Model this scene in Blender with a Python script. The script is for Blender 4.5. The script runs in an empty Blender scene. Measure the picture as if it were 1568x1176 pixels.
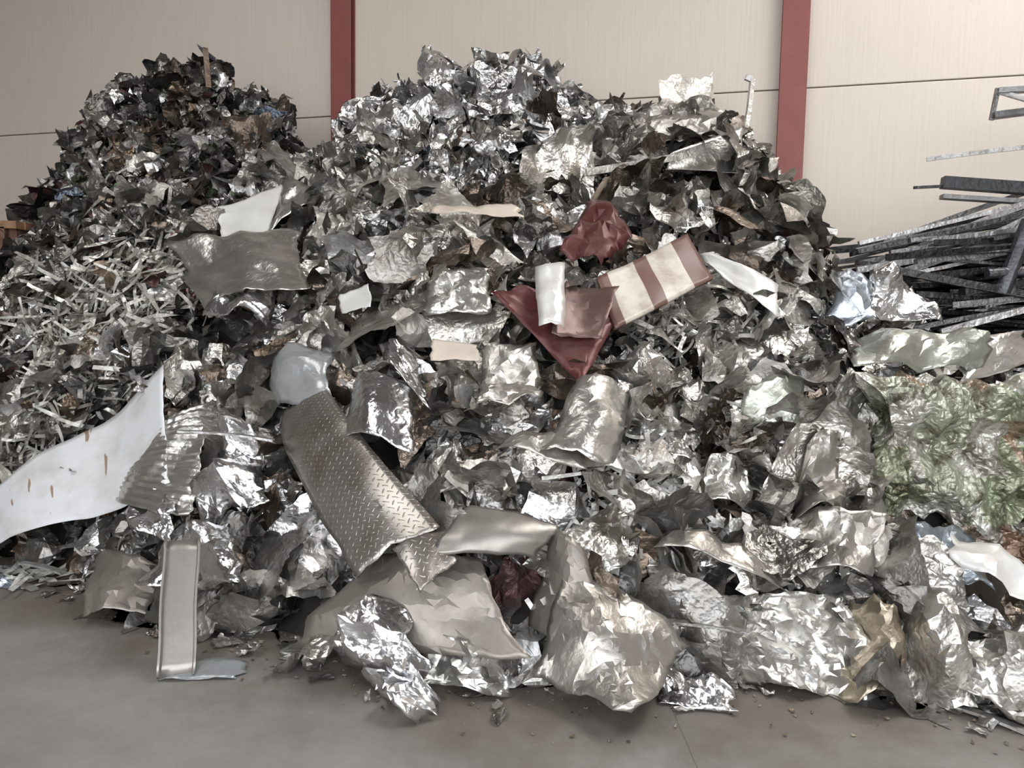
import bpy, math, numpy as np
from mathutils import Vector, Matrix
rng=np.random.default_rng(11)
scene=bpy.context.scene
scene.view_settings.view_transform='Standard'
scene.view_settings.look='None'
def link(o): bpy.context.collection.objects.link(o); return o

# ---------------------------------------------------------------- camera
PITCH=math.radians(5);ROLL=math.radians(1.0)
cam=bpy.data.cameras.new("camera");co=link(bpy.data.objects.new("camera",cam))
cam.lens=27;cam.sensor_width=36;co.location=(0,0,1.55)
co.rotation_euler=(Matrix.Rotation(math.radians(90)-PITCH,4,'X')@Matrix.Rotation(ROLL,4,'Z')).to_euler()
scene.camera=co

# ---------------------------------------------------------------- heap shape
TX=np.array([-6,-5,-4.5,-4.3,-3.95,-3.7,-3.3,-2.8,-2.15,-2.02,-1.58,-1.39,-1.04,-.25,.2,.53,.87,1.4,1.75,1.9,2.1,2.25,2.8,3.4,4.5])
TH=np.array([0.7,1.1,1.5,2.2,3.0,3.55,3.72,3.8,3.5,3.15,2.9,3.2,3.58,3.74,3.64,3.38,3.22,3.2,3.08,2.55,2.35,1.8,1.4,1.0,.8])-.13
TR=np.array([6.0,6.2,6.6,7,7.2,7.2,7.2,7.2,7.1,7.1,7,6.9,6.9,6.9,6.8,6.7,6.6,6.5,6.3,6.2,6.1,5.6,5.0,4.8,4.7])
T0x=np.array([-6,-3.2,-2.5,-1.8,-.92,-.36,.39,1,1.56,1.92,4])
T0y=np.array([5.4,4.7,4.35,3.85,3.5,3.08,3.08,3.25,3.2,3.0,2.9])
GX=np.linspace(-7,6,521)
def sm(a,b,s):
    v=np.interp(GX,a,b);k=np.exp(-(np.arange(-60,61)*.025)**2/(2*s*s));k/=k.sum()
    return np.convolve(np.pad(v,60,'edge'),k,'valid')
GH=sm(TX,TH,.07);GR=sm(TX,TR,.3);GA=sm(T0x,T0y,.2)
def hf(x,y):
    x=np.asarray(x,float);y=np.asarray(y,float)
    H=np.interp(x,GX,GH);R=np.interp(x,GX,GR);A=np.interp(x,GX,GA)
    t=(y-A)/(R-A);s=np.clip(t,0,1)**0.9
    z=H*s
    back=np.clip((y-R)/0.9,0,1);z=z*(1-back**1.5*.75)
    z=z+(0.07*np.sin(x*3.1+y*2)*np.cos(y*3.7-x)+.05*np.sin(7*x+1)*np.sin(6*y))*np.clip(t*4,0,1)
    z=z+(.05*np.sin(11*x+3*y)+.04*np.sin(19*x-5*y+2))*np.clip(t*3-1.6,0,1)
    return np.where(t<0,-.02,np.maximum(z,-.02))

# ---------------------------------------------------------------- materials
class NT:
    def __init__(s,name):
        s.m=bpy.data.materials.new(name);s.m.use_nodes=True;s.t=s.m.node_tree;s.n=s.t.nodes;s.l=s.t.links
        s.b=s.n["Principled BSDF"]
    def add(s,t,**k):
        n=s.n.new(t)
        for a,v in k.items(): setattr(n,a,v)
        return n
    def math(s,op,a,b=None,c=None,clamp=False):
        n=s.add("ShaderNodeMath",operation=op);n.use_clamp=clamp
        for i,v in enumerate((a,b,c)):
            if v is None: continue
            if isinstance(v,(int,float)): n.inputs[i].default_value=v
            else: s.l.new(v,n.inputs[i])
        return n.outputs[0]
    def noise(s,scale,detail=4,rough=.55,vec=None,dist=0.):
        n=s.add("ShaderNodeTexNoise");n.inputs["Scale"].default_value=scale;n.inputs["Detail"].default_value=detail;n.inputs["Roughness"].default_value=rough
        n.inputs["Distortion"].default_value=dist
        if vec is not None: s.l.new(vec,n.inputs["Vector"])
        return n.outputs["Fac"]
    def creases(s,scale,vec):
        # sharp valley lines where the noise crosses its mean: long irregular fold lines
        a=s.math('ABSOLUTE',s.math('SUBTRACT',s.noise(scale,1,.5,vec,.3),.5))
        b=s.math('ABSOLUTE',s.math('SUBTRACT',s.noise(scale*2.3,1,.5,vec,.2),.5))
        return s.math('ADD',a,s.math('MULTIPLY',b,.45))
    def ramp(s,fac,stops):
        n=s.add("ShaderNodeValToRGB");e=n.color_ramp.elements
        while len(e)<len(stops): e.new(.5)
        for i,(p,c) in enumerate(stops):
            e[i].position=p;e[i].color=(*c,1) if len(c)==3 else c
        s.l.new(fac,n.inputs[0]);return n.outputs[0]
    def mix(s,fac,a,b,mode='MIX'):
        n=s.add("ShaderNodeMix",data_type='RGBA',blend_type=mode)
        for i,v in ((0,fac),(6,a),(7,b)):
            if isinstance(v,(int,float)): n.inputs[i].default_value=v
            elif isinstance(v,tuple): n.inputs[i].default_value=(*v,1)
            else: s.l.new(v,n.inputs[i])
        return n.outputs[2]
    def bump(s,h,strength,dist=.01):
        n=s.add("ShaderNodeBump");n.inputs["Strength"].default_value=strength;n.inputs["Distance"].default_value=dist
        s.l.new(h,n.inputs["Height"]);s.l.new(n.outputs[0],s.b.inputs["Normal"])
    def obj(s):
        return s.add("ShaderNodeTexCoord").outputs["Object"]
    def uv(s): return s.add("ShaderNodeTexCoord").outputs["UV"]
    def set(s,k,v):
        if isinstance(v,(int,float)): s.b.inputs[k].default_value=v
        elif isinstance(v,tuple): s.b.inputs[k].default_value=(*v,1)
        else: s.l.new(v,s.b.inputs[k])

def metal(name,col,rough=.3,met=.9,dirt=(.14,.11,.09),dirtamt=.4,bs=22,bst=.3,cre=0.):
    t=NT(name);o=t.obj()
    n=t.noise(5,8,.65,o);d=t.ramp(n,[(.48,(0,0,0)),(.75,(1,1,1))])
    d=t.math('MULTIPLY',d,dirtamt)
    c=t.mix(d,col,dirt)
    n2=t.noise(2.2,3,.5,o);c=t.mix(.5,c,t.ramp(n2,[(.3,(.62,.59,.56)),(.7,(1,1,1))]),'MULTIPLY')
    t.set("Base Color",c);t.set("Metallic",met)
    t.set("Roughness",t.math('ADD',t.math('MULTIPLY',n,.22),rough-.08))
    h=t.noise(bs,5,.6,o)
    if cre: h=t.math('ADD',h,t.math('MULTIPLY',t.creases(11,o),cre*2))
    t.bump(h,bst,.01)
    return t.m

def mass_mat(name):
    t=NT(name);o=t.obj()
    a=t.add("ShaderNodeAttribute",attribute_name="tint");a.attribute_type='GEOMETRY'
    r=t.add("ShaderNodeAttribute",attribute_name="surf")
    sp=t.add("ShaderNodeSeparateColor");t.l.new(r.outputs["Color"],sp.inputs[0])
    n=t.noise(9,6,.65,o)
    c=t.mix(1.0,a.outputs["Color"],t.ramp(n,[(.32,(.56,.52,.48)),(.6,(1,1,1))]),'MULTIPLY')
    t.set("Base Color",c);t.set("Metallic",sp.outputs[1])
    t.set("Roughness",t.math('ADD',sp.outputs[0],t.math('MULTIPLY',n,.14)))
    t.bump(t.math('ADD',t.noise(30,5,.6,o),t.math('MULTIPLY',t.creases(13,o),3.5)),.36,.012)
    return t.m
M_mass=mass_mat("loose_scrap_metal")
M_silver=metal("silver_foil",(.84,.84,.85),.18,.97,dirtamt=.2,cre=2)
M_alu=metal("weathered_aluminium",(.65,.64,.61),.28,.9,cre=1.2)
M_warm=metal("warm_grey_sheet",(.48,.455,.42),.32,.85,cre=.8)
M_dull=metal("dull_brown_grey_sheet",(.315,.285,.255),.38,.65,bst=.2,bs=12,cre=.5)
M_plain=metal("plain_grey_profile",(.36,.34,.315),.36,.7,bst=.1)
M_white=metal("white_painted_sheet",(.76,.76,.74),.35,.15,dirt=(.35,.22,.13),dirtamt=.35,bst=.08)
M_cream=metal("cream_painted_sheet",(.66,.58,.50),.45,.1,dirtamt=.3,bst=.08)
M_maroon=metal("maroon_painted_sheet",(.115,.03,.03),.36,.25,dirt=(.23,.17,.15),dirtamt=.5,bst=.15)
M_marbr=metal("faded_maroon_sheet",(.16,.095,.085),.36,.4,dirt=(.26,.2,.17),dirtamt=.5,bst=.15)
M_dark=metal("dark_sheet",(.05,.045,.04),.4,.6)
M_tan=metal("tan_foil",(.50,.43,.33),.3,.8,cre=1)
M_green=metal("greenish_grey_foil",(.47,.49,.44),.32,.8,cre=1)
M_plastic=metal("grey_film",(.40,.42,.43),.25,.35,dirtamt=.15)
M_blue=metal("blue_grey_foil",(.50,.56,.64),.25,.85)

def obj_from(name,V,F,mat,smooth=True,angle=25,uv=None):
    me=bpy.data.meshes.new(name);V=np.asarray(V,np.float32);F=np.asarray(F,np.int32)
    nv=len(V);nf,k=F.shape
    me.vertices.add(nv);me.vertices.foreach_set("co",V.ravel())
    me.loops.add(nf*k);me.loops.foreach_set("vertex_index",F.ravel())
    me.polygons.add(nf);me.polygons.foreach_set("loop_start",np.arange(nf,dtype=np.int32)*k)
    me.update(calc_edges=True);me.validate()
    if uv is not None:
        l=me.uv_layers.new(name="UVMap");l.data.foreach_set("uv",np.asarray(uv,np.float32)[F.ravel()].ravel())
    me.polygons.foreach_set("use_smooth",np.full(nf,smooth))
    if smooth: me.set_sharp_from_angle(angle=math.radians(angle))
    me.materials.append(mat)
    return link(bpy.data.objects.new(name,me))
def grid_faces(n,m):
    i,j=np.meshgrid(np.arange(n-1),np.arange(m-1),indexing='ij')
    a=(i*m+j).ravel();return np.stack([a,a+1,a+m+1,a+m],1)
def tri_faces(n,m,r):
    q=grid_faces(n,m);f=r.uniform(size=len(q))<.5
    a=np.where(f[:,None],q[:,[0,1,2]],q[:,[0,1,3]]);b=np.where(f[:,None],q[:,[0,2,3]],q[:,[1,2,3]])
    return np.concatenate([a,b])
def tri(x): return np.abs((x%1.0)-.5)*2

# ---------------------------------------------------------------- batch of loose pieces
class Acc:
    def __init__(s): s.P={}
    def add(s,V,F,C,S):
        s.P.setdefault(F.shape[1],[]).append((V,F,C,S))
    def build(s,name,mat,angle=30):
        V=[];Fs=[];C=[];S=[];o=0
        for k,L in s.P.items():
            for v,f,c,q in L:
                B,K,_=v.shape;V.append(v.reshape(-1,3));g=(f[None]+(np.arange(B)*K)[:,None,None]+o).reshape(-1,k)
                Fs.append(g);C.append(np.repeat(c,K,0));S.append(np.repeat(q,K,0));o+=B*K
        V=np.concatenate(V).astype(np.float32);C=np.concatenate(C);S=np.concatenate(S)
        loops=np.concatenate([g.ravel() for g in Fs]).astype(np.int32)
        sizes=np.concatenate([np.full(len(g),g.shape[1]) for g in Fs]);starts=np.concatenate([[0],np.cumsum(sizes)[:-1]]).astype(np.int32)
        me=bpy.data.meshes.new(name);me.vertices.add(len(V));me.vertices.foreach_set("co",V.ravel())
        me.loops.add(len(loops));me.loops.foreach_set("vertex_index",loops)
        me.polygons.add(len(starts));me.polygons.foreach_set("loop_start",starts)
        me.update(calc_edges=True)
        me.polygons.foreach_set("use_smooth",np.ones(len(starts),bool));me.set_sharp_from_angle(angle=math.radians(angle))
        me.materials.append(mat);o=link(bpy.data.objects.new(name,me))
        a=me.attributes.new("tint",'FLOAT_COLOR','POINT');a.data.foreach_set("color",np.c_[C,np.ones(len(C))].astype(np.float32).ravel())
        a=me.attributes.new("surf",'FLOAT_COLOR','POINT');a.data.foreach_set("color",np.c_[S,np.zeros(len(S)),np.ones(len(S))].astype(np.float32).ravel())
        return o
def nrm(v): return v/np.maximum(np.linalg.norm(v,axis=-1,keepdims=True),1e-9)
def batch(pos,nor,w,l,n,m,cr,lam,folds,curl,jag,along=False,hj=.2,floor=True):
    B=len(pos)
    u=np.linspace(-.5,.5,m);v=np.linspace(-.5,.5,n);V,U=np.meshgrid(v,u,indexing='ij')
    R=lambda a=0,b=1:rng.uniform(a,b,(B,1))
    U0,V0=U.ravel()[None],V.ravel()[None]
    if not along:
        ju=rng.uniform(-.34,.34,(B,n*m))/(m-1);jv=rng.uniform(-.34,.34,(B,n*m))/(n-1)
        U_=U0+ju;V_=V0+jv
    else: U_=U0+np.zeros((B,1));V_=V0+np.zeros((B,1))
    w=w[:,None];l=l[:,None]
    X=w*U_*(1+jag*np.sin(2*np.pi*(R(.5,1.5)*V_+R())))
    X=X*(1+R(-.35,.35)*V_*2*(jag>0))+R(-.25,.25)*V_*w*(jag>0)
    Y=l*V_*(1+jag*np.sin(2*np.pi*(R(.5,1.5)*U_+R())))
    lam=np.asarray(lam)[:,None];cr=np.asarray(cr)[:,None]
    h=0
    for k in range(folds):
        a=R(0,6.28);L=lam*R(.6,1.8);h=h+cr*L*.5*(tri((X*np.cos(a)+Y*np.sin(a))/L+R())-.5)
    if not along: h=h+rng.normal(0,1,(B,n*m))*hj*cr*l/(n-1)
    al=np.full((B,1),np.pi/2) if along else R(0,3.14)
    q=X*np.cos(al)+Y*np.sin(al);p=-X*np.sin(al)+Y*np.cos(al)
    kap=(curl[:,None]/np.maximum(w,l))*np.where(R()<.5,-1,1)+1e-4
    th=kap*q;q2=np.sin(th)/kap-h*np.sin(th);h2=(1-np.cos(th))/kap+h*np.cos(th)
    X=q2*np.cos(al)-p*np.sin(al);Y=q2*np.sin(al)+p*np.cos(al)
    if along:
        tw=R(-1.5,1.5)*V0*2;X,h2=X*np.cos(tw),h2+X*np.sin(tw)
    elif curl.max()>0:
        fp=R(-.25,.25)*l;fa=R(-1.5,1.5)*(R()<.4);d=np.maximum(Y-fp,0)
        Y,h2=np.where(Y>fp,fp+d*np.cos(fa)-h2*np.sin(fa),Y),np.where(Y>fp,d*np.sin(fa)+h2*np.cos(fa),h2)
    t1=nrm(np.cross(nor,rng.normal(size=(B,3))));t2=np.cross(nor,t1)
    P=pos[:,None,:]+X[...,None]*t1[:,None]+Y[...,None]*t2[:,None]+h2[...,None]*nor[:,None]
    if floor: P[...,2]=np.maximum(P[...,2],.004)
    return P,(grid_faces(n,m) if along else tri_faces(n,m,rng))
def surf_normal(x,y):
    e=.08;dzx=(hf(x+e,y)-hf(x-e,y))/(2*e);dzy=(hf(x,y+e)-hf(x,y-e))/(2*e)
    return nrm(np.stack([-dzx,-dzy,np.ones_like(x)],-1))
KEEP=[(2.3,3.5,.42),(-2.75,4.65,.50),(-2.2,4.5,.35),(-.8,3.85,.42),(-.05,3.28,.30),(-.45,3.3,.33),(.35,3.1,.33),(-1.9,5.3,.42),(-2.0,5.9,.25),(.8,4.6,.36),(.3,4.3,.28),(.35,3.75,.24),(-1.75,4.25,.3),(1.2,3.2,.33),(-1.15,4.3,.22),(-.6,3.95,.2),(.5,4.9,.25),(1.3,5.7,.3),(-3.1,4.7,.25),(-.6,3.2,.25)]
def sample(N,x0,x1,cond=None,ypad=.5,keep=.8):
    X=[];Y=[];c=0
    while c<N:
        x=rng.uniform(x0,x1,4*N);A=np.interp(x,GX,GA);R=np.interp(x,GX,GR)
        y=rng.uniform(2.7,8,4*N);z=hf(x,y)
        ok=(y>A-.02)&(y<R+ypad)&(x>-5.6)
        ok&=~((x>1.70)&(y>3.45)&(y<4.6)&(x<3.0))
        for kx,ky,kr in KEEP: ok&=~(((x-kx)**2+(y-ky)**2<kr*kr)&(rng.uniform(size=4*N)<keep))
        n=surf_normal(x,y);ok&=rng.uniform(0,1,4*N)<np.minimum(1,.4/np.maximum(n[:,2],.25))
        if cond is not None: ok&=cond(x,y,z)
        X.append(x[ok]);Y.append(y[ok]);c+=ok.sum()
    x=np.concatenate(X)[:N];y=np.concatenate(Y)[:N];return x,y,hf(x,y)
def colors(B,kind):
    g=rng.uniform(0,1,(B,1))
    if kind=='bright': c=np.array([[.84,.845,.855]])*(.62+.38*g);s=np.c_[rng.uniform(.08,.26,B),np.full(B,.97)]
    elif kind=='warm':
        c=np.array([[.63,.61,.575]])*(.36+.74*g);s=np.c_[rng.uniform(.16,.38,B),rng.uniform(.78,.95,B)]
        k=rng.uniform(size=B)<.18;c[k]=np.array([.27,.22,.18])*(.35+.8*g[k])
        k=rng.uniform(size=B)<.05;c[k]=[.68,.65,.6];s[k,1]=.3
    elif kind=='dark':
        c=np.array([[.28,.27,.255]])*(.25+1.0*g);s=np.c_[rng.uniform(.16,.36,B),rng.uniform(.65,.95,B)]
        k=rng.uniform(size=B);pal=[([.14,.08,.075],.035),([.15,.18,.24],.010),([.10,.14,.08],.015),([.74,.74,.75],.16),([.24,.185,.14],.11)]
        a=0
        for col,p in pal:
            m_=(k>a)&(k<a+p);c[m_]=np.array(col)*rng.uniform(.7,1.2,(m_.sum(),1));a+=p
    elif kind=='pale':
        c=np.array([[.72,.71,.66]])*(.58+.42*g);s=np.c_[rng.uniform(.22,.4,B),rng.uniform(.3,.85,B)]
    elif kind=='white':
        c=np.array([[.76,.755,.72]])*(.75+.3*g);s=np.c_[rng.uniform(.3,.45,B),rng.uniform(.0,.4,B)]
    return c,s
heap=Acc()
def put(acc,N,x0,x1,cond,kind,size,aspect=(.5,1.2),n=8,cr=(.3,.9),lamr=(.4,.9),folds=4,curl=(0,1.5),jag=.1,tilt=.65,lift=.04,strip=False,keep=.8):
    x,y,z=sample(N,x0,x1,cond,keep=keep);nn=surf_normal(x,y)
    nor=nrm(nn+rng.normal(0,tilt,(N,3)))
    l=rng.uniform(size[0]**.5,size[1]**.5,N)**2
    w=l*rng.uniform(*aspect,N)
    pos=np.stack([x,y,z],-1)+nn*(rng.uniform(-.06,lift,N)+l*.05)[:,None]
    if strip:
        w=rng.uniform(.012,.034,N)
        P,F=batch(pos,nor,w,l,10,2,rng.uniform(0,.2,N),np.full(N,.1),1,rng.uniform(.2,2.2,N),.0,along=True)
    else:
        P,F=batch(pos,nor,w,l,n,n,rng.uniform(*cr,N),l*rng.uniform(*lamr,N),folds,rng.uniform(*curl,N),jag)
    c,s=colors(N,kind);acc.add(P,F,c,s)
A_=lambda x,y,z:np.ones_like(x,bool)
leftpk=lambda x,y,z:(x<-1.5)&(z>1.95)
leftmid=lambda x,y,z:(x<-2.0)&(z>.75)&(z<2.1)
leftlow=lambda x,y,z:(x<-1.2)&(z<1.3)
cpk=lambda x,y,z:(x>-1.5)&(x<1.2)&(z>2.6+.25*np.sin(3*x))
shoulder=lambda x,y,z:(x>.7)&(z>2.0)
mid=lambda x,y,z:(x>-2.1)&(z>.9)&(z<2.9)
low=lambda x,y,z:(z<1.1)&(x>-2)
rmid=lambda x,y,z:(x>.3)&(z>.4)&(z<1.8)
put(heap,1300,-5.4,3.6,A_,'dark',(.2,.42),n=8,cr=(.2,.6),lift=-.02,keep=.3)  # dark fillers sunk into the heap, their colour deepens the shade in the gaps
put(heap,1400,-5.2,-1.4,leftpk,'dark',(.12,.28),n=9,cr=(.4,.95),tilt=.75)
put(heap,90,-5.2,-1.4,leftpk,'dark',(.25,.45),n=12,cr=(.3,.7),tilt=.7,lift=.1)
put(heap,130,-5.2,-1.4,leftpk,'warm',(.2,.4),n=12,cr=(.3,.8),tilt=.7)
put(heap,750,-5.2,-1.4,leftpk,'dark',(.12,.38),strip=True,tilt=.7)
put(heap,350,-5,-1.8,leftmid,'warm',(.14,.34),n=11,cr=(.25,.7))
put(heap,250,-5,-1.8,leftmid,'dark',(.14,.34),n=11,cr=(.25,.7))
put(heap,650,-5,-2.0,leftmid,'pale',(.12,.36),strip=True,tilt=.7,lift=.08)
put(heap,340,-5.3,-1.2,leftlow,'warm',(.18,.48),n=13,cr=(.25,.65))
put(heap,340,-5.3,-1.2,leftlow,'dark',(.16,.4),n=11,cr=(.25,.65))
put(heap,420,-5.3,-1.5,leftlow,'pale',(.12,.34),strip=True,lift=.08)
put(heap,800,-1.6,1.3,cpk,'bright',(.14,.38),n=13,cr=(.4,.95),tilt=.8,lift=.05,curl=(0,1.2))
put(heap,60,-1.5,1.3,cpk,'bright',(.3,.52),n=18,cr=(.3,.7),tilt=.8,lift=.14,curl=(.3,1.4))
put(heap,320,-1.6,1.3,cpk,'bright',(.12,.34),strip=True,tilt=1.3,lift=.16)
put(heap,230,.6,3.0,shoulder,'warm',(.26,.58),n=14,cr=(.2,.6),tilt=.8,lift=.12)
put(heap,150,.6,3.0,shoulder,'bright',(.14,.34),n=12,cr=(.3,.8))
put(heap,780,-2.1,3.4,mid,'warm',(.17,.48),n=13,cr=(.22,.65),lift=.06)
put(heap,240,-2.1,3.4,mid,'dark',(.17,.4),n=11,cr=(.25,.65),lift=.05)
put(heap,270,-2.1,3.4,mid,'bright',(.15,.38),n=13,cr=(.3,.7),lift=.06)
put(heap,320,-2.1,3.4,mid,'warm',(.12,.4),strip=True,lift=.08)
put(heap,460,.2,3.4,rmid,'pale',(.1,.3),strip=True,lift=.09)
put(heap,180,.2,3.6,rmid,'pale',(.14,.40),aspect=(.3,.8),n=13,cr=(.2,.6),lift=.07)
put(heap,340,-2,3.6,low,'warm',(.2,.5),n=14,cr=(.22,.6),lift=.06,keep=.92)
put(heap,120,-2,3.6,low,'bright',(.18,.44),n=14,cr=(.3,.65),lift=.06,keep=.92)
put(heap,130,-2.1,3.0,mid,'warm',(.38,.75),aspect=(.35,.8),n=20,cr=(.08,.36),lamr=(.3,.8),folds=4,curl=(.2,1.2),tilt=.4,lift=.12,keep=.95)
put(heap,44,-2.1,3.0,mid,'bright',(.32,.58),aspect=(.4,.85),n=20,cr=(.12,.42),lamr=(.3,.8),folds=4,curl=(.2,1.2),tilt=.4,lift=.12,keep=.95)
put(heap,60,-3.5,3.0,low,'warm',(.38,.7),aspect=(.35,.8),n=20,cr=(.1,.38),lamr=(.3,.8),folds=4,curl=(.2,1.2),tilt=.4,lift=.12,keep=.99)
put(heap,24,-4.5,-1.5,leftlow,'warm',(.34,.6),aspect=(.35,.8),n=20,cr=(.1,.35),lamr=(.3,.8),folds=4,curl=(.2,1.2),tilt=.4,lift=.10,keep=.98)
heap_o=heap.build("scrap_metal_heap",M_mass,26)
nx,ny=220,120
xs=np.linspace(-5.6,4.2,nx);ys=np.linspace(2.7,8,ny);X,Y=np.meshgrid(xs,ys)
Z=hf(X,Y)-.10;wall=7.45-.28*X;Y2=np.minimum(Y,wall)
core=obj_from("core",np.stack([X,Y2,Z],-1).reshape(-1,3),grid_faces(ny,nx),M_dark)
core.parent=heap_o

def clump(name,cx,cy,rx,ry,N,kind,lenr,up=(.05,.16),wr=(.014,.03)):
    a=Acc();x=cx+rng.normal(0,rx,N);y=cy+rng.normal(0,ry,N);z=np.maximum(hf(x,y),0);nn=surf_normal(x,y)
    pos=np.stack([x,y,z],-1)+nn*rng.uniform(*up,N)[:,None]
    nor=nrm(nn+rng.normal(0,.45 if up[1]>.1 else .12,(N,3)));l=rng.uniform(*lenr,N)
    P,F=batch(pos,nor,rng.uniform(*wr,N),l,8,2,np.zeros(N),np.full(N,.1),1,rng.uniform(.1,1.6,N) if up[1]>.1 else rng.uniform(.05,.5,N),.0,along=True)
    c,s=colors(N,kind);a.add(P,F,c,s);return a.build(name,M_mass)
clump("shredded_strip_clump",-2.95,5.5,.38,.27,520,'pale',(.12,.34))
clump("shredded_strip_clump",-2.95,5.5,.30,.22,150,'white',(.16,.40))
clump("shredded_strip_clump",.62,3.72,.17,.10,220,'white',(.08,.2))
clump("shredded_strip_clump",.33,3.46,.10,.10,140,'white',(.05,.12))
clump("shredded_strip_clump",.95,4.6,.25,.2,220,'pale',(.1,.26))
clump("shredded_strip_clump",-3.4,4.95,.25,.12,120,'pale',(.1,.25))
clump("loose_white_strips",-2.8,4.28,.22,.07,50,'white',(.14,.32),up=(.01,.06),wr=(.02,.04))

# ---------------------------------------------------------------- individual sheets
def sheet(name,pts,mat,n=30,cr=.25,lam=.2,folds=5,bulge=0.,bulge2=0.,jag=.03,seed=0,rib=None,thick=.002,angle=22,push=0.):
    r=np.random.default_rng(seed+len(name)*13)
    p=[np.array(q,float)/100 for q in pts]
    W=(np.linalg.norm(p[1]-p[0])+np.linalg.norm(p[2]-p[3]))/2;H=(np.linalg.norm(p[3]-p[0])+np.linalg.norm(p[2]-p[1]))/2
    m_=max(6,int(n*min(1,W/max(W,H))+2));k_=max(6,int(n*min(1,H/max(W,H))+2))
    u=np.linspace(0,1,m_);v=np.linspace(0,1,k_);V,U=np.meshgrid(v,u,indexing='ij')
    crum=cr>.09
    if crum:
        iu=(U>0)&(U<1);iv=(V>0)&(V<1)
        U=U+r.uniform(-.36,.36,U.shape)/(m_-1)*iu;V=V+r.uniform(-.36,.36,V.shape)/(k_-1)*iv
    def nz(t):
        k=r.integers(5,9);q=r.uniform(-1,1,k);q2=r.uniform(-1,1,19)
        return jag*(1.3*np.interp(t,np.linspace(0,1,k),q)+.4*np.interp(t,np.linspace(0,1,19),q2))
    Uj=.5+(U-.5)*(1+np.where(U>.5,nz(V),nz(V))*1.6);Vj=.5+(V-.5)*(1+np.where(V>.5,nz(U),nz(U))*1.6)
    e=lambda a:a[...,None]
    P=(1-e(Uj))*(1-e(Vj))*p[0]+e(Uj)*(1-e(Vj))*p[1]+e(Uj)*e(Vj)*p[2]+(1-e(Uj))*e(Vj)*p[3]
    nor=np.cross(p[1]-p[0],p[3]-p[0])+np.cross(p[3]-p[2],p[1]-p[2]);nor/=np.linalg.norm(nor)
    if nor[1]>0 and abs(nor[1])>.2 or (abs(nor[1])<=.2 and nor[2]<0): nor=-nor
    x=U*W;y=V*H;h=push+bulge*(1-4*(U-.5)**2)+bulge2*(1-4*(V-.5)**2)
    for k in range(folds):
        a=r.uniform(0,6.28);L=lam*r.uniform(.6,2.2);h=h+cr*L*.5*(tri((x*math.cos(a)+y*math.sin(a))/L+r.uniform())-.5)
    if crum: h=h+r.normal(0,1,U.shape)*.26*cr*max(W,H)/n
    if rib: h=h+rib[1]*np.sin(2*np.pi*(y if rib[2] else x)/rib[0])
    P=P+h[...,None]*nor;P[...,2]=np.maximum(P[...,2],.006)
    o=obj_from(name,P.reshape(-1,3),tri_faces(k_,m_,r) if crum else grid_faces(k_,m_),mat,True,angle,np.stack([x.ravel(),y.ravel()],-1))
    if thick:
        s=o.modifiers.new("thickness",'SOLIDIFY');s.thickness=thick;s.offset=0
    return o

t=NT("diamond_tread_metal");uvn=t.uv()
mp=t.add("ShaderNodeMapping");mp.inputs["Scale"].default_value=(34,34,34);mp.inputs["Rotation"].default_value=(0,0,.78);t.l.new(uvn,mp.inputs[0])
sx=t.add("ShaderNodeSeparateXYZ");t.l.new(mp.outputs[0],sx.inputs[0])
fx=t.math('SUBTRACT',t.math('FRACT',sx.outputs[0]),.5);fy=t.math('SUBTRACT',t.math('FRACT',sx.outputs[1]),.5)
par=t.math('FLOORED_MODULO',t.math('ADD',t.math('FLOOR',sx.outputs[0]),t.math('FLOOR',sx.outputs[1])),2)
ip=t.math('SUBTRACT',1,par)
a_=t.math('ADD',t.math('MULTIPLY',fx,par),t.math('MULTIPLY',fy,ip));b_=t.math('ADD',t.math('MULTIPLY',fy,par),t.math('MULTIPLY',fx,ip))
d_=t.math('ADD',t.math('POWER',t.math('DIVIDE',t.math('ABSOLUTE',a_),.46),2),t.math('POWER',t.math('DIVIDE',t.math('ABSOLUTE',b_),.13),2))
msk=t.math('SUBTRACT',1,d_,clamp=True)
dd=t.noise(5,6,.6,t.obj())
t.set("Base Color",t.mix(1.0,t.mix(t.math('MULTIPLY',msk,1.0,clamp=True),(.40,.375,.35),(.52,.49,.455)),t.ramp(dd,[(.35,(.7,.66,.62)),(.6,(1,1,1))]),'MULTIPLY'));t.set("Metallic",.85);t.set("Roughness",.36)
t.bump(msk,.5,.004)
M_tread=t.m
sheet("checker_plate",[(-127,435,88),(-62,332,36),(-28,332,60),(-100,425,112)],M_tread,n=40,cr=.05,lam=.5,bulge2=.045,bulge=.07,jag=.02,push=.07,thick=.005,angle=40)
sheet("checker_plate",[(-49,320,54),(-36,303,40),(-22,315,50),(-28,330,60)],M_tread,n=20,cr=.06,lam=.4,bulge=.02,bulge2=.02,jag=.03,thick=.005,angle=40,push=.03)
sheet("dull_brown_sheet",[(-34,318,52),(10,328,48),(22,335,62),(-18,340,68)],M_plain,n=24,cr=.07,lam=.4,bulge=.05,bulge2=.03,jag=.03,thick=.003,push=.03)
t=NT("white_panel_with_scratches");o_=t.uv()
mp=t.add("ShaderNodeMapping");mp.inputs["Scale"].default_value=(7,1.4,1);mp.inputs["Rotation"].default_value=(0,0,.6);t.l.new(o_,mp.inputs[0])
s1=t.ramp(t.noise(2.2,2,.5,mp.outputs[0]),[(.675,(0,0,0)),(.695,(1,1,1))])
wc=t.mix(t.ramp(t.noise(3,6,.6,o_),[(.45,(0,0,0)),(.8,(1,1,1))]),(.72,.73,.75),(.48,.45,.42))
c=t.mix(s1,wc,(.34,.24,.18));t.set("Base Color",c);t.set("Roughness",.35);t.set("Metallic",.1);M_wp=t.m
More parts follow.
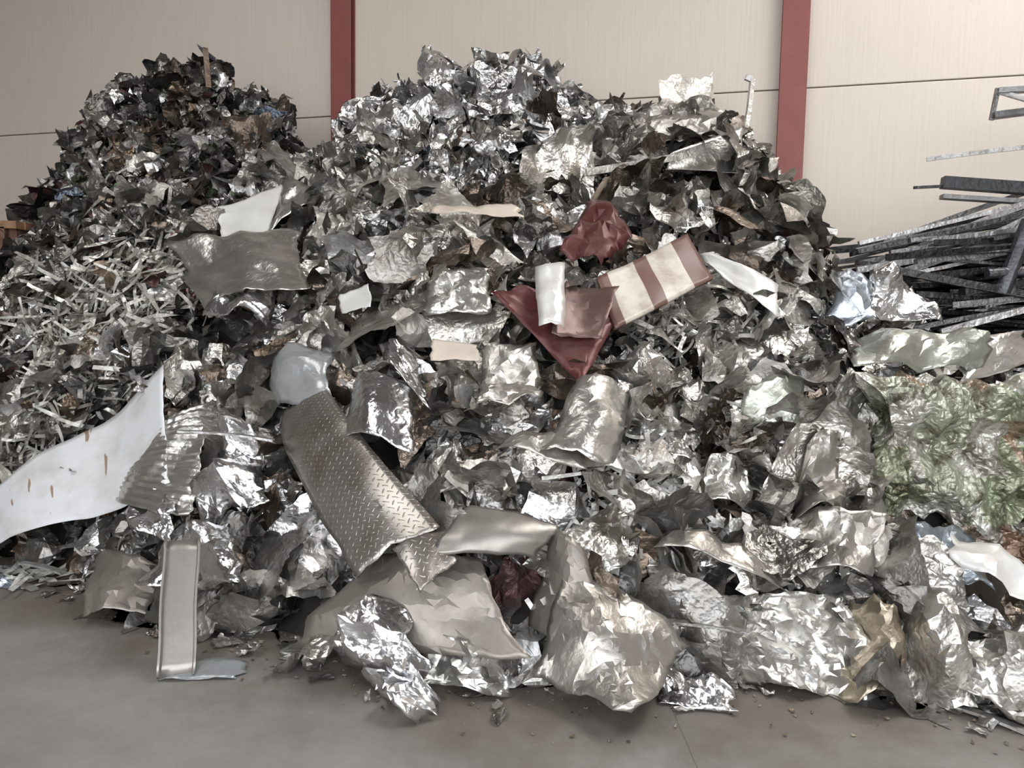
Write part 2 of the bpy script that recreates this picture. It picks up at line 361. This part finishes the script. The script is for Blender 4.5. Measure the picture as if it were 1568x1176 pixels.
sheet("white_painted_panel",[(-320,448,1),(-180,415,54),(-208,478,114),(-345,475,16)],M_wp,n=40,cr=.05,lam=.7,bulge=.0,jag=.02,push=.10)
sheet("white_painted_panel",[(-208,556,198),(-181,560,198),(-182,620,250),(-221,580,224)],M_white,n=20,cr=.06,lam=.3,jag=.03,push=.09)
sheet("folded_grey_sheet",[(-182,565,200),(-155,598,235),(-162,622,253),(-184,622,251)],M_alu,n=12,cr=.12,bulge=.06,push=.05)
sheet("large_dull_sheet",[(-93,335,3),(10,300,16),(-11,330,48),(-57,344,44)],M_dull,n=22,cr=.10,lam=.5,folds=4,bulge=.03,bulge2=.04,jag=.03,push=.06,angle=8)
sheet("large_dull_sheet",[(10,300,10),(46,276,1),(76,310,17),(26,330,46)],M_warm,n=22,cr=.18,lam=.32,folds=4,bulge=.04,bulge2=.03,jag=.04,push=.05,angle=12)
sheet("folded_dull_sheet",[(8,320,22),(38,302,20),(34,322,56),(20,336,62)],M_dull,n=16,cr=.14,lam=.35,folds=3,bulge=.05,jag=.04,seed=3,angle=8)
sheet("crumpled_foil_ball",[(-71,318,3),(-36,300,10),(-42,318,33),(-69,330,28)],M_silver,n=18,cr=.6,lam=.15,folds=5,bulge=.10,bulge2=.08,jag=.06,seed=1)
sheet("crumpled_foil_sheet",[(-61,312,1),(-33,275,1),(-24,288,6),(-37,305,20)],M_silver,n=17,cr=.5,lam=.15,bulge=.06,jag=.08,seed=2)
sheet("crumpled_foil_sheet",[(-40,305,3),(2,298,3),(-5,308,16),(-37,315,20)],M_alu,n=17,cr=.45,lam=.15,bulge=.04,jag=.08,seed=4)
sheet("crumpled_foil_sheet",[(98,315,2),(149,303,1),(150,330,37),(85,330,32)],M_alu,n=28,cr=.42,lam=.18,folds=6,bulge=.05,jag=.06,seed=5)
sheet("tan_crumpled_foil",[(137,302,1),(163,303,8),(169,316,30),(150,326,38)],M_tan,n=17,cr=.4,lam=.15,bulge=.04,jag=.08,seed=6)
sheet("crumpled_foil_sheet",[(174,310,10),(200,279,1),(222,300,24),(180,310,26)],M_alu,n=22,cr=.45,lam=.17,folds=5,bulge=.06,jag=.07,seed=7)
sheet("white_foil_strip",[(192,332,50),(232,310,26),(240,325,36),(203,345,58)],M_white,n=14,cr=.25,lam=.14,bulge=.02,jag=.04,push=.05)
sheet("crumpled_foil_sheet",[(193,470,156),(218,470,152),(222,490,184),(198,485,185)],M_blue,n=12,cr=.4,lam=.25,bulge=.08,jag=.08,seed=8)
sheet("crumpled_foil_sheet",[(215,470,156),(262,475,154),(256,490,180),(222,488,185)],M_silver,n=14,cr=.4,lam=.25,bulge=.06,jag=.08,seed=9)
sheet("greenish_grey_sheet",[(184,418,130),(270,435,130),(272,450,148),(203,450,148)],M_green,n=24,cr=.25,lam=.25,bulge=.03,bulge2=.05,jag=.05,seed=10)
sheet("folded_grey_sheet",[(250,430,118),(300,440,136),(300,455,152),(262,450,142)],M_alu,n=16,cr=.15,lam=.3,bulge=.04,jag=.05,seed=11)
sheet("maroon_painted_sheet",[(28,468,188),(48,450,174),(75,486,204),(49,515,226)],M_maroon,n=15,cr=.3,lam=.25,bulge=.05,jag=.05,seed=12,push=.08)
t=NT("maroon_panel_with_cream_stripes");sx=t.add("ShaderNodeSeparateXYZ");t.l.new(t.uv(),sx.inputs[0])
st=t.math('GREATER_THAN',t.math('FRACT',t.math('MULTIPLY',t.math('ADD',sx.outputs[0],.03),3.0)),.33)
ed=t.math('LESS_THAN',sx.outputs[0],.64);st=t.math('MULTIPLY',st,ed)
n_=t.noise(6,6,.7,t.obj())
t.set("Base Color",t.mix(st,t.mix(n_,(.11,.05,.043),(.19,.11,.09)),t.ramp(n_,[(.35,(.40,.34,.29)),(.55,(.58,.53,.475)),(.8,(.52,.46,.41))])));t.set("Roughness",.42)
sheet("maroon_striped_panel",[(54,423,142),(116,464,172),(106,492,200),(46,450,170)],t.m,n=24,cr=.04,lam=.4,jag=.0,push=.10,thick=.02)
sheet("maroon_painted_sheet",[(-12,430,159),(34,394,122),(60,430,152),(6,436,168)],M_maroon,n=15,cr=.15,lam=.35,bulge=-.04,jag=.03,seed=13,push=.08)
sheet("faded_maroon_sheet",[(20,404,140),(46,410,140),(58,438,168),(28,440,170)],M_marbr,n=13,cr=.14,lam=.3,bulge=-.03,jag=.04,seed=14,push=.09)
sheet("white_painted_panel",[(13,402,146),(26,402,145),(27,436,178),(11,434,178)],M_white,n=11,cr=.14,lam=.3,bulge=.03,jag=.04,seed=15,push=.07)
sheet("cream_strip",[(-42,408,127),(-17,403,127),(-18,413,135),(-43,422,137)],M_cream,n=16,cr=.05,jag=.04,push=.06)
sheet("large_silver_sheet",[(-198,505,152),(-130,492,166),(-153,565,207),(-243,552,193)],M_alu,n=26,cr=.11,lam=.4,bulge=.05,jag=.05,seed=16,push=.08)
sheet("crumpled_foil_sheet",[(-198,498,146),(-152,490,144),(-157,520,172),(-190,518,164)],M_silver,n=16,cr=.3,lam=.22,bulge=.07,jag=.06,seed=17,push=.07)
sheet("curved_gutter",[(105,555,254),(162,550,250),(166,585,290),(111,570,268)],M_alu,n=30,cr=.03,lam=.5,bulge2=-.08,jag=.01,push=.09,angle=50)
sheet("crumpled_sheet",[(93,598,279),(158,588,286),(151,618,326),(88,622,312)],M_warm,n=18,cr=.3,lam=.3,bulge=.06,jag=.08,seed=18,push=.05)
sheet("ribbed_foil_sheet",[(-222,432,43),(-158,390,43),(-172,455,95),(-202,448,78)],M_alu,n=60,cr=.085,lam=.25,bulge=.06,jag=.05,seed=19,push=.09,rib=(.045,.004,True))
sheet("crumpled_foil_sheet",[(-158,388,40),(-122,388,58),(-140,428,85),(-175,455,95)],M_silver,n=24,cr=.4,lam=.2,folds=5,bulge=.06,jag=.07,seed=20,push=.07)
sheet("crumpled_foil_sheet",[(-208,418,36),(-165,380,36),(-168,398,54),(-204,425,56)],M_silver,n=24,cr=.35,lam=.2,folds=5,bulge=.06,jag=.07,seed=60,push=.06)
sheet("bright_curled_sheet",[(-82,386,88),(-45,364,85),(-48,398,114),(-80,412,118)],M_silver,n=18,cr=.10,lam=.3,bulge=.06,jag=.03,seed=21,push=.08)
sheet("grey_plastic_film",[(-137,445,100),(-95,415,102),(-101,444,130),(-138,465,132)],M_plastic,n=16,cr=.15,lam=.25,bulge=.08,bulge2=.06,jag=.06,seed=22,push=.03)
sheet("wrinkled_aluminium_sheet",[(12,355,87),(46,352,82),(60,392,113),(33,392,118)],M_alu,n=16,cr=.2,lam=.28,bulge=.05,jag=.04,seed=23,push=.08)
sheet("wrinkled_aluminium_sheet",[(-10,366,88),(36,350,80),(31,364,92),(6,370,94)],M_warm,n=14,cr=.15,lam=.25,bulge=.03,jag=.04,seed=24,push=.07)
sheet("crumpled_foil_sheet",[(-181,376,14),(-118,358,22),(-139,380,46),(-168,392,42)],M_silver,n=16,cr=.25,lam=.25,bulge=.06,jag=.06,seed=25,push=.07)
sheet("folded_dull_sheet",[(-209,368,1),(-176,366,3),(-178,388,22),(-225,412,17)],M_dull,n=12,cr=.15,lam=.3,bulge=.05,jag=.05,seed=26,push=.04,angle=10)
sheet("folded_dull_sheet",[(-43,350,58),(-12,343,61),(-17,362,78),(-54,370,78)],M_dark,n=10,cr=.1,lam=.3,bulge=-.06,jag=.03,seed=27,push=.05)
sheet("crumpled_sheet",[(89,364,63),(117,363,61),(116,380,81),(96,380,81)],M_alu,n=14,cr=.4,lam=.17,bulge=.05,jag=.07,seed=28,push=.05)
sheet("crumpled_sheet",[(135,358,59),(155,355,63),(164,382,97),(147,378,90)],M_warm,n=14,cr=.35,lam=.2,bulge=.06,jag=.07,seed=29,push=.05)
sheet("greenish_grey_sheet",[(120,398,100),(151,388,101),(156,408,119),(130,410,115)],M_green,n=14,cr=.25,lam=.22,bulge=.05,jag=.07,seed=30,push=.05)
sheet("cream_strip",[(127,475,175),(153,450,152),(158,466,172),(116,488,192)],M_white,n=14,cr=.12,lam=.3,bulge=.04,jag=.04,seed=31,push=.08)
sheet("folded_grey_sheet",[(59,334,52),(120,328,34),(108,342,43),(79,346,54)],M_warm,n=14,cr=.16,lam=.3,bulge=.05,jag=.05,seed=32,push=.05)
sheet("crumpled_sheet",[(124,343,41),(162,333,42),(171,348,64),(132,360,61)],M_warm,n=17,cr=.28,lam=.22,bulge=.05,jag=.06,seed=33,push=.05)
sheet("crumpled_sheet",[(-49,437,149),(-11,432,153),(-14,450,176),(-47,455,175)],M_alu,n=15,cr=.3,lam=.22,bulge=.05,jag=.06,seed=34,push=.07)
sheet("crumpled_sheet",[(-16,386,106),(16,388,107),(12,412,134),(-16,412,130)],M_warm,n=15,cr=.35,lam=.2,bulge=.06,jag=.07,seed=35,push=.05)
sheet("folded_silver_sheet",[(-67,419,123),(-39,385,103),(-52,420,129),(-74,430,135)],M_silver,n=14,cr=.25,lam=.22,bulge=.06,jag=.06,seed=36,push=.07)
sheet("white_painted_panel",[(-99,464,151),(-80,455,156),(-85,470,170),(-104,474,163)],M_white,n=16,cr=.08,lam=.2,jag=.04,seed=37,push=.06)
sheet("cream_strip",[(-52,498,213),(5,498,211),(1,505,220),(-53,506,221)],M_cream,n=16,cr=.18,lam=.2,jag=.05,seed=38,push=.08)
sheet("blue_grey_sheet",[(178,345,38),(215,335,36),(225,365,54),(180,362,56)],M_blue,n=17,cr=.3,lam=.2,bulge=.02,jag=.07,seed=39,push=.03)

def tube(acc,P0,P1,w,h,sag=0,n=8,col=(.5,.5,.5),rough=.35,met=.8,prof='box'):
    P0=np.array(P0,float);P1=np.array(P1,float);tt=np.linspace(0,1,n)[:,None]
    C=P0+(P1-P0)*tt;C[:,2]+=sag*4*(tt*(1-tt))[:,0]
    d=nrm(P1-P0);up=np.array([0,0,1.]) if abs(d[2])<.9 else np.array([0,1.,0])
    s=nrm(np.cross(d,up));u=np.cross(s,d)
    if prof=='box': q=[(-1,-1),(1,-1),(1,1),(-1,1)]
    elif prof=='round': q=[(math.cos(a),math.sin(a)) for a in np.linspace(0,2*math.pi,12,endpoint=False)]
    else: q=[(-1,-1),(1,-1),(1,-.75),(-.75,-.75),(-.75,1),(-1,1)]
    k=len(q);V=[];
    for c in C:
        for a,b in q: V.append(c+s*a*w/2+u*b*h/2)
    F=[]
    for i in range(n-1):
        for j in range(k): F.append((i*k+j,i*k+(j+1)%k,(i+1)*k+(j+1)%k,(i+1)*k+j))
    for base in (0,(n-1)*k):
        if k==4: F.append((base,base+1,base+2,base+3))
        elif k==6: F+= [(base,base+1,base+2,base+3),(base,base+3,base+4,base+5)]
        else:
            for j in range(1,k-2,2): F.append((base,base+j,base+j+1,base+j+2))
    acc.add(np.array(V)[None],np.array(F),np.array([col]),np.array([[rough,met]]))
st=Acc()
for i in range(260):
    x0=rng.uniform(2.35,3.6);y0=rng.uniform(5.0,6.0);z0=rng.uniform(.1,2.0)
    L=rng.uniform(2.0,4.2);g=rng.choice([.03,.08,.2,.5],p=[.33,.3,.22,.15])
    y1=min(y0+rng.normal(0,.15),5.7)
    tube(st,(x0,min(y0,6.4),z0),(x0+L,y1-.1,z0+rng.normal(.10,.28)),rng.uniform(.03,.08),rng.uniform(.02,.065),rng.normal(0,.04),col=(g,g*1.02,g*1.05),prof=rng.choice(['box','L','round']))
for i in range(90):
    x0=rng.uniform(2.3,3.4);z0=rng.uniform(1.55,2.15);y0=rng.uniform(5.1,6.1);g=rng.choice([.04,.12,.3,.6],p=[.35,.25,.2,.2])
    tube(st,(x0,y0,z0),(x0+rng.uniform(1.6,3),min(y0,5.7)-.1,z0+rng.uniform(.1,.75)),rng.uniform(.02,.06),rng.uniform(.018,.045),rng.uniform(-.06,.08),col=(g,g,g*1.03),prof=rng.choice(['box','L']))
tube(st,(3.4,5.6,3.2),(4.4,5.3,3.1),.07,.035,.03,col=(.3,.3,.32))
tube(st,(3.38,5.6,3.03),(4.4,5.3,3.12),.09,.04,0,col=(.15,.15,.16))
tube(st,(3.4,5.6,3.2),(4.4,5.3,2.8),.03,.03,0,col=(.5,.5,.5))
tube(st,(3.4,5.6,3.22),(3.37,5.6,3.0),.03,.02,0,col=(.3,.3,.3))
tube(st,(2.98,5.7,2.74),(4.5,5.3,2.85),.015,.03,.02,col=(.45,.45,.45))
tube(st,(3.05,5.6,2.56),(4.5,5.3,2.42),.09,.08,0,col=(.04,.045,.05),met=.3)
tube(st,(3.05,5.6,2.46),(4.5,5.3,2.34),.09,.03,0,col=(.25,.25,.26),met=.3)
tube(st,(2.85,5.6,2.52),(3.15,5.6,2.54),.02,.02,0,col=(.12,.12,.13))
tube(st,(3.15,5.0,1.75),(3.30,5.0,2.22),.1,.1,0,col=(.12,.12,.14),prof='round')
tube(st,(3.05,5.0,1.88),(3.9,4.95,1.95),.07,.07,0,col=(.15,.15,.17),prof='round')
tube(st,(2.9,5.4,1.6),(4.6,5.2,2.5),.03,.06,.0,col=(.6,.6,.62));tube(st,(2.55,5.5,1.95),(3.4,5.4,2.25),.03,.02,.05,col=(.55,.55,.55))
tube(st,(3.0,5.4,2.0),(4.4,5.2,2.75),.04,.06,.0,col=(.6,.6,.63));tube(st,(2.9,5.45,2.1),(4.4,5.2,2.55),.03,.04,.1,col=(.5,.5,.52))
tube(st,(3.2,5.3,1.35),(4.6,5.1,2.2),.03,.05,.0,col=(.6,.6,.62));tube(st,(3.1,5.35,1.2),(4.6,5.1,1.05),.05,.05,.0,col=(.5,.5,.53))
tube(st,(2.75,4.95,1.5),(4.4,4.8,1.95),.03,.04,.02,col=(.65,.65,.67));tube(st,(2.8,4.9,1.45),(4.4,4.8,1.35),.05,.05,.0,col=(.08,.08,.09))
st.build("aluminium_profile_stack",M_mass,30)

cs=[(-.075,.0),(-.075,.04),(-.066,.04),(-.060,.010),(-.02,.010),(.02,.006),(.060,.010),(.066,.026),(.075,.026),(.075,0)]
P0=np.array([-1.40,3.13,.005]);P1=np.array([-1.50,3.45,.50]);d=nrm(P1-P0);s=nrm(np.cross(d,[0,0,1]));u=np.cross(s,d)
V=[]
for k in np.linspace(0,1,12):
    for a,b in cs: V.append(P0+(P1-P0)*k+s*(a+.003*math.sin(9*k))+u*b)
ch=obj_from("metal_channel_profile",V,grid_faces(12,len(cs)),M_plain,True,20)
sd=ch.modifiers.new("thickness",'SOLIDIFY');sd.thickness=.003

gb=Acc();pts=[(.49,5.45,2.56),(.8,5.55,2.63),(1.2,5.68,2.73),(1.55,5.8,2.86),(1.70,5.85,2.97),(1.73,5.88,3.12),(1.75,5.9,3.34)]
for a,b in zip(pts[:-1],pts[1:]): tube(gb,a,b,.03,.05,0,n=3,col=(.6,.58,.55))
tube(gb,pts[-1],(1.70,5.9,3.36),.03,.04,0,n=2,col=(.6,.6,.6))
gb.build("bent_metal_rail",M_mass,30)
ls=Acc()
for a,b,c in [((.30,4.95,1.95),(.62,5.3,2.5),(.5,.42,.35)),((-.42,5.1,1.75),(-.50,5.3,2.2),(.5,.48,.45)),((1.05,4.15,1.15),(1.65,3.75,.95),(.5,.5,.48)),((-1.75,4.0,.92),(-1.25,4.0,.88),(.5,.5,.5)),((1.77,3.02,.01),(1.98,2.80,.01),(.7,.69,.66)),((-3.15,4.42,.02),(-2.6,4.1,.012),(.6,.6,.58)),((-2.75,4.22,.12),(-2.45,4.12,.10),(.6,.6,.58)),((.6,3.2,.26),(1.0,3.12,.25),(.4,.4,.38)),((-2.42,6.2,3.3),(-2.5,6.35,3.65),(.42,.32,.27))]:
    tube(ls,a,b,.04,.012,.01,col=c)
ls.build("loose_metal_strips",M_mass,30)
# ---------------------------------------------------------------- compressed bales: crushed block surface
def bale(name,c,dim,rotz,mat,n=34,seed=0,amp=.03):
    r=np.random.default_rng(seed);VV=[];FF=[];o=0;dim=np.array(dim)
    ks=[(nrm(r.normal(size=3)),r.uniform(.09,.34),r.uniform()) for _ in range(7)]
    for ax in range(3):
        for sg in (-.5,.5):
            u=np.linspace(-.5,.5,n);A,B=np.meshgrid(u,u,indexing='ij')
            inn=(np.abs(A)<.49)&(np.abs(B)<.49)
            A=A+r.uniform(-.36,.36,A.shape)/(n-1)*inn;B=B+r.uniform(-.36,.36,A.shape)/(n-1)*inn
            q=np.zeros((n,n,3));q[...,ax]=sg;q[...,(ax+1)%3]=A;q[...,(ax+2)%3]=B
            q=q.reshape(-1,3);nn=np.sign(q)*np.abs(q*2)**6;q=q*dim
            h=0
            for d,L,ph in ks: h=h+amp*L/.17*(tri(q@d/L+ph)-.5)
            h=h+r.normal(0,.004,len(q))*inn.ravel()
            q=q+nn*h[:,None]*.9
            VV.append(q);FF.append(tri_faces(n,n,r)+o);o+=n*n
    ob=obj_from(name,np.concatenate(VV),np.concatenate(FF),mat,True,20);ob.location=c;ob.rotation_euler=(0,0,rotz);return ob
def bale_mat(name,stops,sc=5.5):
    t=NT(name);o_=t.obj();w=t.add("ShaderNodeTexNoise");w.inputs["Scale"].default_value=4;w.inputs["Detail"].default_value=6;t.l.new(o_,w.inputs["Vector"])
    mv=t.mix(.35,o_,w.outputs["Color"]);v=t.add("ShaderNodeTexVoronoi");v.inputs["Scale"].default_value=sc;t.l.new(mv,v.inputs["Vector"])
    sp=t.add("ShaderNodeSeparateColor");t.l.new(v.outputs["Color"],sp.inputs[0])
    cc=t.ramp(sp.outputs[0],stops);cc.node.color_ramp.interpolation='CONSTANT'
    dn=t.noise(8,7,.7,o_);t.set("Base Color",t.mix(1.0,cc,t.ramp(dn,[(.38,(.30,.27,.23)),(.56,(1,1,1))]),'MULTIPLY'))
    t.set("Metallic",.65);t.set("Roughness",t.math('ADD',.14,t.math('MULTIPLY',dn,.3)))
    t.bump(t.math('ADD',t.noise(24,5,.65,o_),t.math('MULTIPLY',t.creases(9,o_),6.0)),.7,.018);return t.m
bm1=bale_mat("compressed_foil_greenish",[(.0,(.40,.43,.31)),(.2,(.52,.54,.44)),(.42,(.45,.47,.39)),(.58,(.64,.63,.58)),(.78,(.54,.54,.50)),(.93,(.46,.36,.27))])
bm2=bale_mat("compressed_foil_brownish",[(.0,(.30,.26,.22)),(.3,(.48,.40,.34)),(.6,(.56,.53,.49)),(.85,(.40,.27,.2))])
bale("compressed_metal_bale",(2.38,4.02,.895),(.98,.70,.60),-.10,bm1,seed=1,amp=.042)
bale("compressed_metal_bale",(2.34,4.02,.30),(1.05,.75,.53),-.04,bm2,seed=3)

def box(acc,c,d,col,rough=.6,met=.0):
    c=np.array(c);q=np.array([(-1,-1,-1),(1,-1,-1),(1,1,-1),(-1,1,-1),(-1,-1,1),(1,-1,1),(1,1,1),(-1,1,1)])*np.array(d)/2+c
    F=np.array([(0,3,2,1),(4,5,6,7),(0,1,5,4),(1,2,6,5),(2,3,7,6),(3,0,4,7)]);acc.add(q[None],F,np.array([col]),np.array([[rough,met]]))
cb=Acc();box(cb,(-5.3,6.35,1.1),(2.5,.05,2.2),(.10,.045,.03));box(cb,(-4.07,6.85,1.1),(.05,1.0,2.2),(.10,.045,.03))
box(cb,(-5.3,6.33,2.22),(2.56,.12,.06),(.30,.17,.09));box(cb,(-4.07,6.88,2.22),(.12,1.0,.06),(.3,.17,.09))
for k in range(5): box(cb,(-4.15-.55*k,6.3,1.1),(.07,.06,2.2),(.12,.05,.035))
box(cb,(-5.3,7.35,1.1),(2.5,.05,2.2),(.10,.045,.03));box(cb,(-6.53,6.85,1.1),(.05,1.0,2.2),(.10,.045,.03))
cbm=NT("rusty_container_paint");a=cbm.add("ShaderNodeAttribute",attribute_name="tint")
cbm.set("Base Color",cbm.mix(cbm.ramp(cbm.noise(6,8,.7,cbm.obj()),[(.45,(0,0,0)),(.6,(1,1,1))]),a.outputs["Color"],(.16,.09,.06)));cbm.set("Roughness",.75)
cb.build("rusty_scrap_container",cbm.m,30)

db=Acc();N=520
x=rng.uniform(-3.2,2.4,N);A=np.interp(x,GX,GA);y=A-np.abs(rng.normal(0,.2,N))+.05
pos=np.stack([x,y,np.full(N,.006)],-1);nor=nrm(np.array([[0,0,1.]])+rng.normal(0,.1,(N,3)))
l=rng.uniform(.004,.022,N);P,F=batch(pos,nor,l*rng.uniform(.4,1,N),l,4,4,np.full(N,.4),l,3,rng.uniform(0,1,N),.15)
c=np.array([[.30,.25,.19]])*rng.uniform(.3,1.3,(N,1));db.add(P,F,c,np.c_[np.full(N,.5),rng.uniform(0,.6,N)])
N=46;x=rng.uniform(-3.1,2.1,N);A=np.interp(x,GX,GA);y=A-rng.uniform(.0,.28,N)
pos=np.stack([x,y,np.full(N,.012)],-1);nor=nrm(np.array([[0,0,1.]])+rng.normal(0,.1,(N,3)))
l=rng.uniform(.04,.12,N);P,F=batch(pos,nor,l*rng.uniform(.3,.8,N),l,7,7,rng.uniform(.2,.5,N),l*.5,4,rng.uniform(0,.6,N),.15)
c,s=colors(N,'warm');db.add(P,F,c,s)
db.build("floor_debris",M_mass)
M_film=metal("thin_clear_film",(.30,.32,.33),.2,.2)
sheet("grey_plastic_film",[(-147,310,0),(-114,312,0),(-113,326,2),(-140,325,2)],M_film,n=10,cr=.1,lam=.1,bulge=.015,jag=.06,seed=41)
sheet("green_glass_piece",[(-105,338,0),(-90,337,0),(-90,345,2),(-100,345,2)],M_green,n=10,cr=.03,jag=.06,seed=42)
sheet("crumpled_foil_sheet",[(62,298,0),(90,290,0),(92,304,6),(66,312,8)],M_silver,n=14,cr=.4,lam=.1,bulge=.02,jag=.08,seed=43)
sheet("foil_scrap",[(-300,420,0),(-272,410,0),(-270,416,1),(-298,428,3)],M_blue,n=10,cr=.3,lam=.1,bulge=.02,jag=.07,seed=44)

# ---------------------------------------------------------------- building shell
ang=-math.atan(.28);ux,uy=math.cos(ang),math.sin(ang)
def wp(s,d,z): return (s*ux+d*uy, 7.6+s*uy-d*ux, z)
t=NT("cream_wall_panel");o_=t.obj()
mp=t.add("ShaderNodeMapping");mp.inputs["Scale"].default_value=(30,30,1.0);t.l.new(o_,mp.inputs[0])
stn=t.noise(1.6,5,.6,mp.outputs[0]);bg=t.noise(.5,4,.5,o_)
c=t.mix(t.ramp(stn,[(.4,(0,0,0)),(.75,(1,1,1))]),(.72,.65,.585),(.69,.62,.555))
c=t.mix(t.math('MULTIPLY',t.ramp(t.noise(2.2,8,.75,o_),[(.62,(0,0,0)),(.72,(1,1,1))]),.35),c,(.52,.44,.37))
c=t.mix(.25,c,t.ramp(bg,[(.3,(.85,.83,.8)),(.7,(1,1,1))]),'MULTIPLY')
t.set("Base Color",c);t.set("Roughness",.7);t.bump(stn,.25,.01);M_wall=t.m
t=NT("dark_joint");t.set("Base Color",(.16,.12,.10));t.set("Roughness",.9);M_joint=t.m
t=NT("red_oxide_paint");o_=t.obj();n_=t.noise(8,6,.6,o_);t.set("Base Color",t.mix(n_,(.21,.06,.054),(.31,.10,.088)));t.set("Roughness",.5);M_col=t.m
def prism(name,s0,s1,d0,d1,z0,z1,mat,bev=.006):
    q=[wp(s,d,z) for z in (z0,z1) for s,d in ((s0,d0),(s1,d0),(s1,d1),(s0,d1))]
    F=[(0,1,2,3),(7,6,5,4),(1,0,4,5),(2,1,5,6),(3,2,6,7),(0,3,7,4)]
    o=obj_from(name,q,F,mat,False)
    if bev:
        b=o.modifiers.new("bevel",'BEVEL');b.width=bev;b.segments=2
    return o
wroot=prism("wall_back",-13,10,-.30,-.12,0,8,M_joint,0)
for i,(z0,z1) in enumerate([(0,1.175),(1.185,3.575),(3.585,5.975),(5.985,8)]):
    for j,(s0,s1) in enumerate([(-13,-6.45),(-6.44,-1.83),(-1.82,2.49),(2.50,10)]):
        p=prism("panel_%d_%d"%(i,j),s0,s1,-.12,0,z0,z1,M_wall);p.parent=wroot
def column(s):
    root=prism("steel_column",s-.112,s+.112,.09,.105,0,8,M_col,.003)
    for nm,a in (("web",(s-.01,s+.01,.015,.09)),("back_flange",(s-.112,s+.112,.0,.015))):
        q=prism(nm,a[0],a[1],a[2],a[3],0,8,M_col,0);q.parent=root
column(-1.825);column(2.50);column(-7.2);column(6.9)
t=NT("concrete_floor");o_=t.obj()
n1=t.noise(1.1,8,.6,o_);n2=t.noise(14,6,.65,o_)
c=t.mix(t.ramp(n1,[(.35,(0,0,0)),(.65,(1,1,1))]),(.205,.196,.184),(.285,.272,.256))
c=t.mix(.35,c,t.ramp(n2,[(.3,(.7,.68,.65)),(.7,(1.0,1.0,1.0))]),'MULTIPLY')
c=t.mix(t.math('MULTIPLY',t.ramp(t.noise(2.3,9,.75,o_),[(.54,(0,0,0)),(.68,(1,1,1))]),.3),c,(.15,.135,.12))
sx=t.add("ShaderNodeSeparateXYZ");t.l.new(o_,sx.inputs[0])
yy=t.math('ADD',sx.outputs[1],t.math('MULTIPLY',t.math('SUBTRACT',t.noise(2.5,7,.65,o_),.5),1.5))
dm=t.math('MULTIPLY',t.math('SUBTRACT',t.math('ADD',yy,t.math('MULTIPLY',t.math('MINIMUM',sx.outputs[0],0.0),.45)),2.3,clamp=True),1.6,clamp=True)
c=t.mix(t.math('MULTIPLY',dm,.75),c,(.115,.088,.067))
sk=t.ramp(t.noise(60,3,.7,o_),[(.64,(0,0,0)),(.68,(1,1,1))])
c=t.mix(t.math('MULTIPLY',t.math('MULTIPLY',sk,dm),.4),c,(.33,.28,.23))
jt=t.math('LESS_THAN',t.math('ABSOLUTE',t.math('ADD',t.math('SUBTRACT',sx.outputs[0],.68),t.math('MULTIPLY',t.noise(3,4,.5,o_),.03))),.0025)
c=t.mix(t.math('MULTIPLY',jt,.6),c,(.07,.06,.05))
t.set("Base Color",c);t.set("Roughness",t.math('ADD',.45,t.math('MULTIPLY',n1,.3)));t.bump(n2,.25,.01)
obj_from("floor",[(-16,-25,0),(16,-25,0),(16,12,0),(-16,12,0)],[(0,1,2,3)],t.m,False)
t=NT("dark_ceiling_sheet");t.set("Base Color",(.20,.19,.18));t.set("Roughness",.8)
wv=t.add("ShaderNodeTexWave");wv.inputs["Scale"].default_value=2;t.l.new(t.obj(),wv.inputs[0]);t.bump(wv.outputs["Fac"],.6,.03)
obj_from("ceiling",[(-12,-4,8),(-12,11.2,8),(9,11.2,8),(9,-4,8)],[(0,1,2,3)],t.m,False)
t=NT("side_wall_paint");t.set("Base Color",(.32,.29,.26));t.set("Roughness",.8)
obj_from("wall_left",[(-10.5,-4,0),(-10.5,10.4,0),(-10.5,10.4,8),(-10.5,-4,8)],[(0,1,2,3)],t.m,False)
obj_from("wall_right",[(8.5,-4,0),(8.5,-4,8),(8.5,5.4,8),(8.5,5.4,0)],[(0,1,2,3)],t.m,False)
obj_from("added_wall_front",[(-10.5,-4,5.6),(8.5,-4,5.6),(8.5,-4,8),(-10.5,-4,8),(-10.5,-4,0),(-7.5,-4,0),(-7.5,-4,5.6),(6.0,-4,0),(8.5,-4,0),(6.0,-4,5.6)],[(0,1,2,3),(4,5,6,0),(7,8,1,9)],t.m,False)  # unseen front wall, added to lower the opening and sharpen contrast in reflections

# ---------------------------------------------------------------- light
w=bpy.data.worlds.new("sky");scene.world=w;w.use_nodes=True;nt=w.node_tree;bg=nt.nodes["Background"]
tc=nt.nodes.new("ShaderNodeTexCoord");sp=nt.nodes.new("ShaderNodeSeparateXYZ");rp=nt.nodes.new("ShaderNodeValToRGB")
nt.links.new(tc.outputs["Generated"],sp.inputs[0]);nt.links.new(sp.outputs[2],rp.inputs[0]);nt.links.new(rp.outputs[0],bg.inputs[0])
e=rp.color_ramp.elements;e[0].position=0;e[0].color=(.91,.905,.89,1);e[1].position=.6;e[1].color=(.84,.90,1,1);bg.inputs[1].default_value=4.6
def area(name,loc,rot,sx,sy,e,col):
    l=bpy.data.lights.new(name,'AREA');l.shape='RECTANGLE';l.size=sx;l.size_y=sy;l.energy=e;l.color=col
    o=link(bpy.data.objects.new(name,l));o.location=loc;o.rotation_euler=rot;return o
area("skylight",(4.5,3.4,7.8),(0,math.radians(-8),0),2.2,5,480,(1,.99,.97))
area("skylight",(-3.5,1.5,7.8),(0,0,0),2,5,200,(1,.99,.97))  # added overhead fill lamp on the left, not a known roof opening
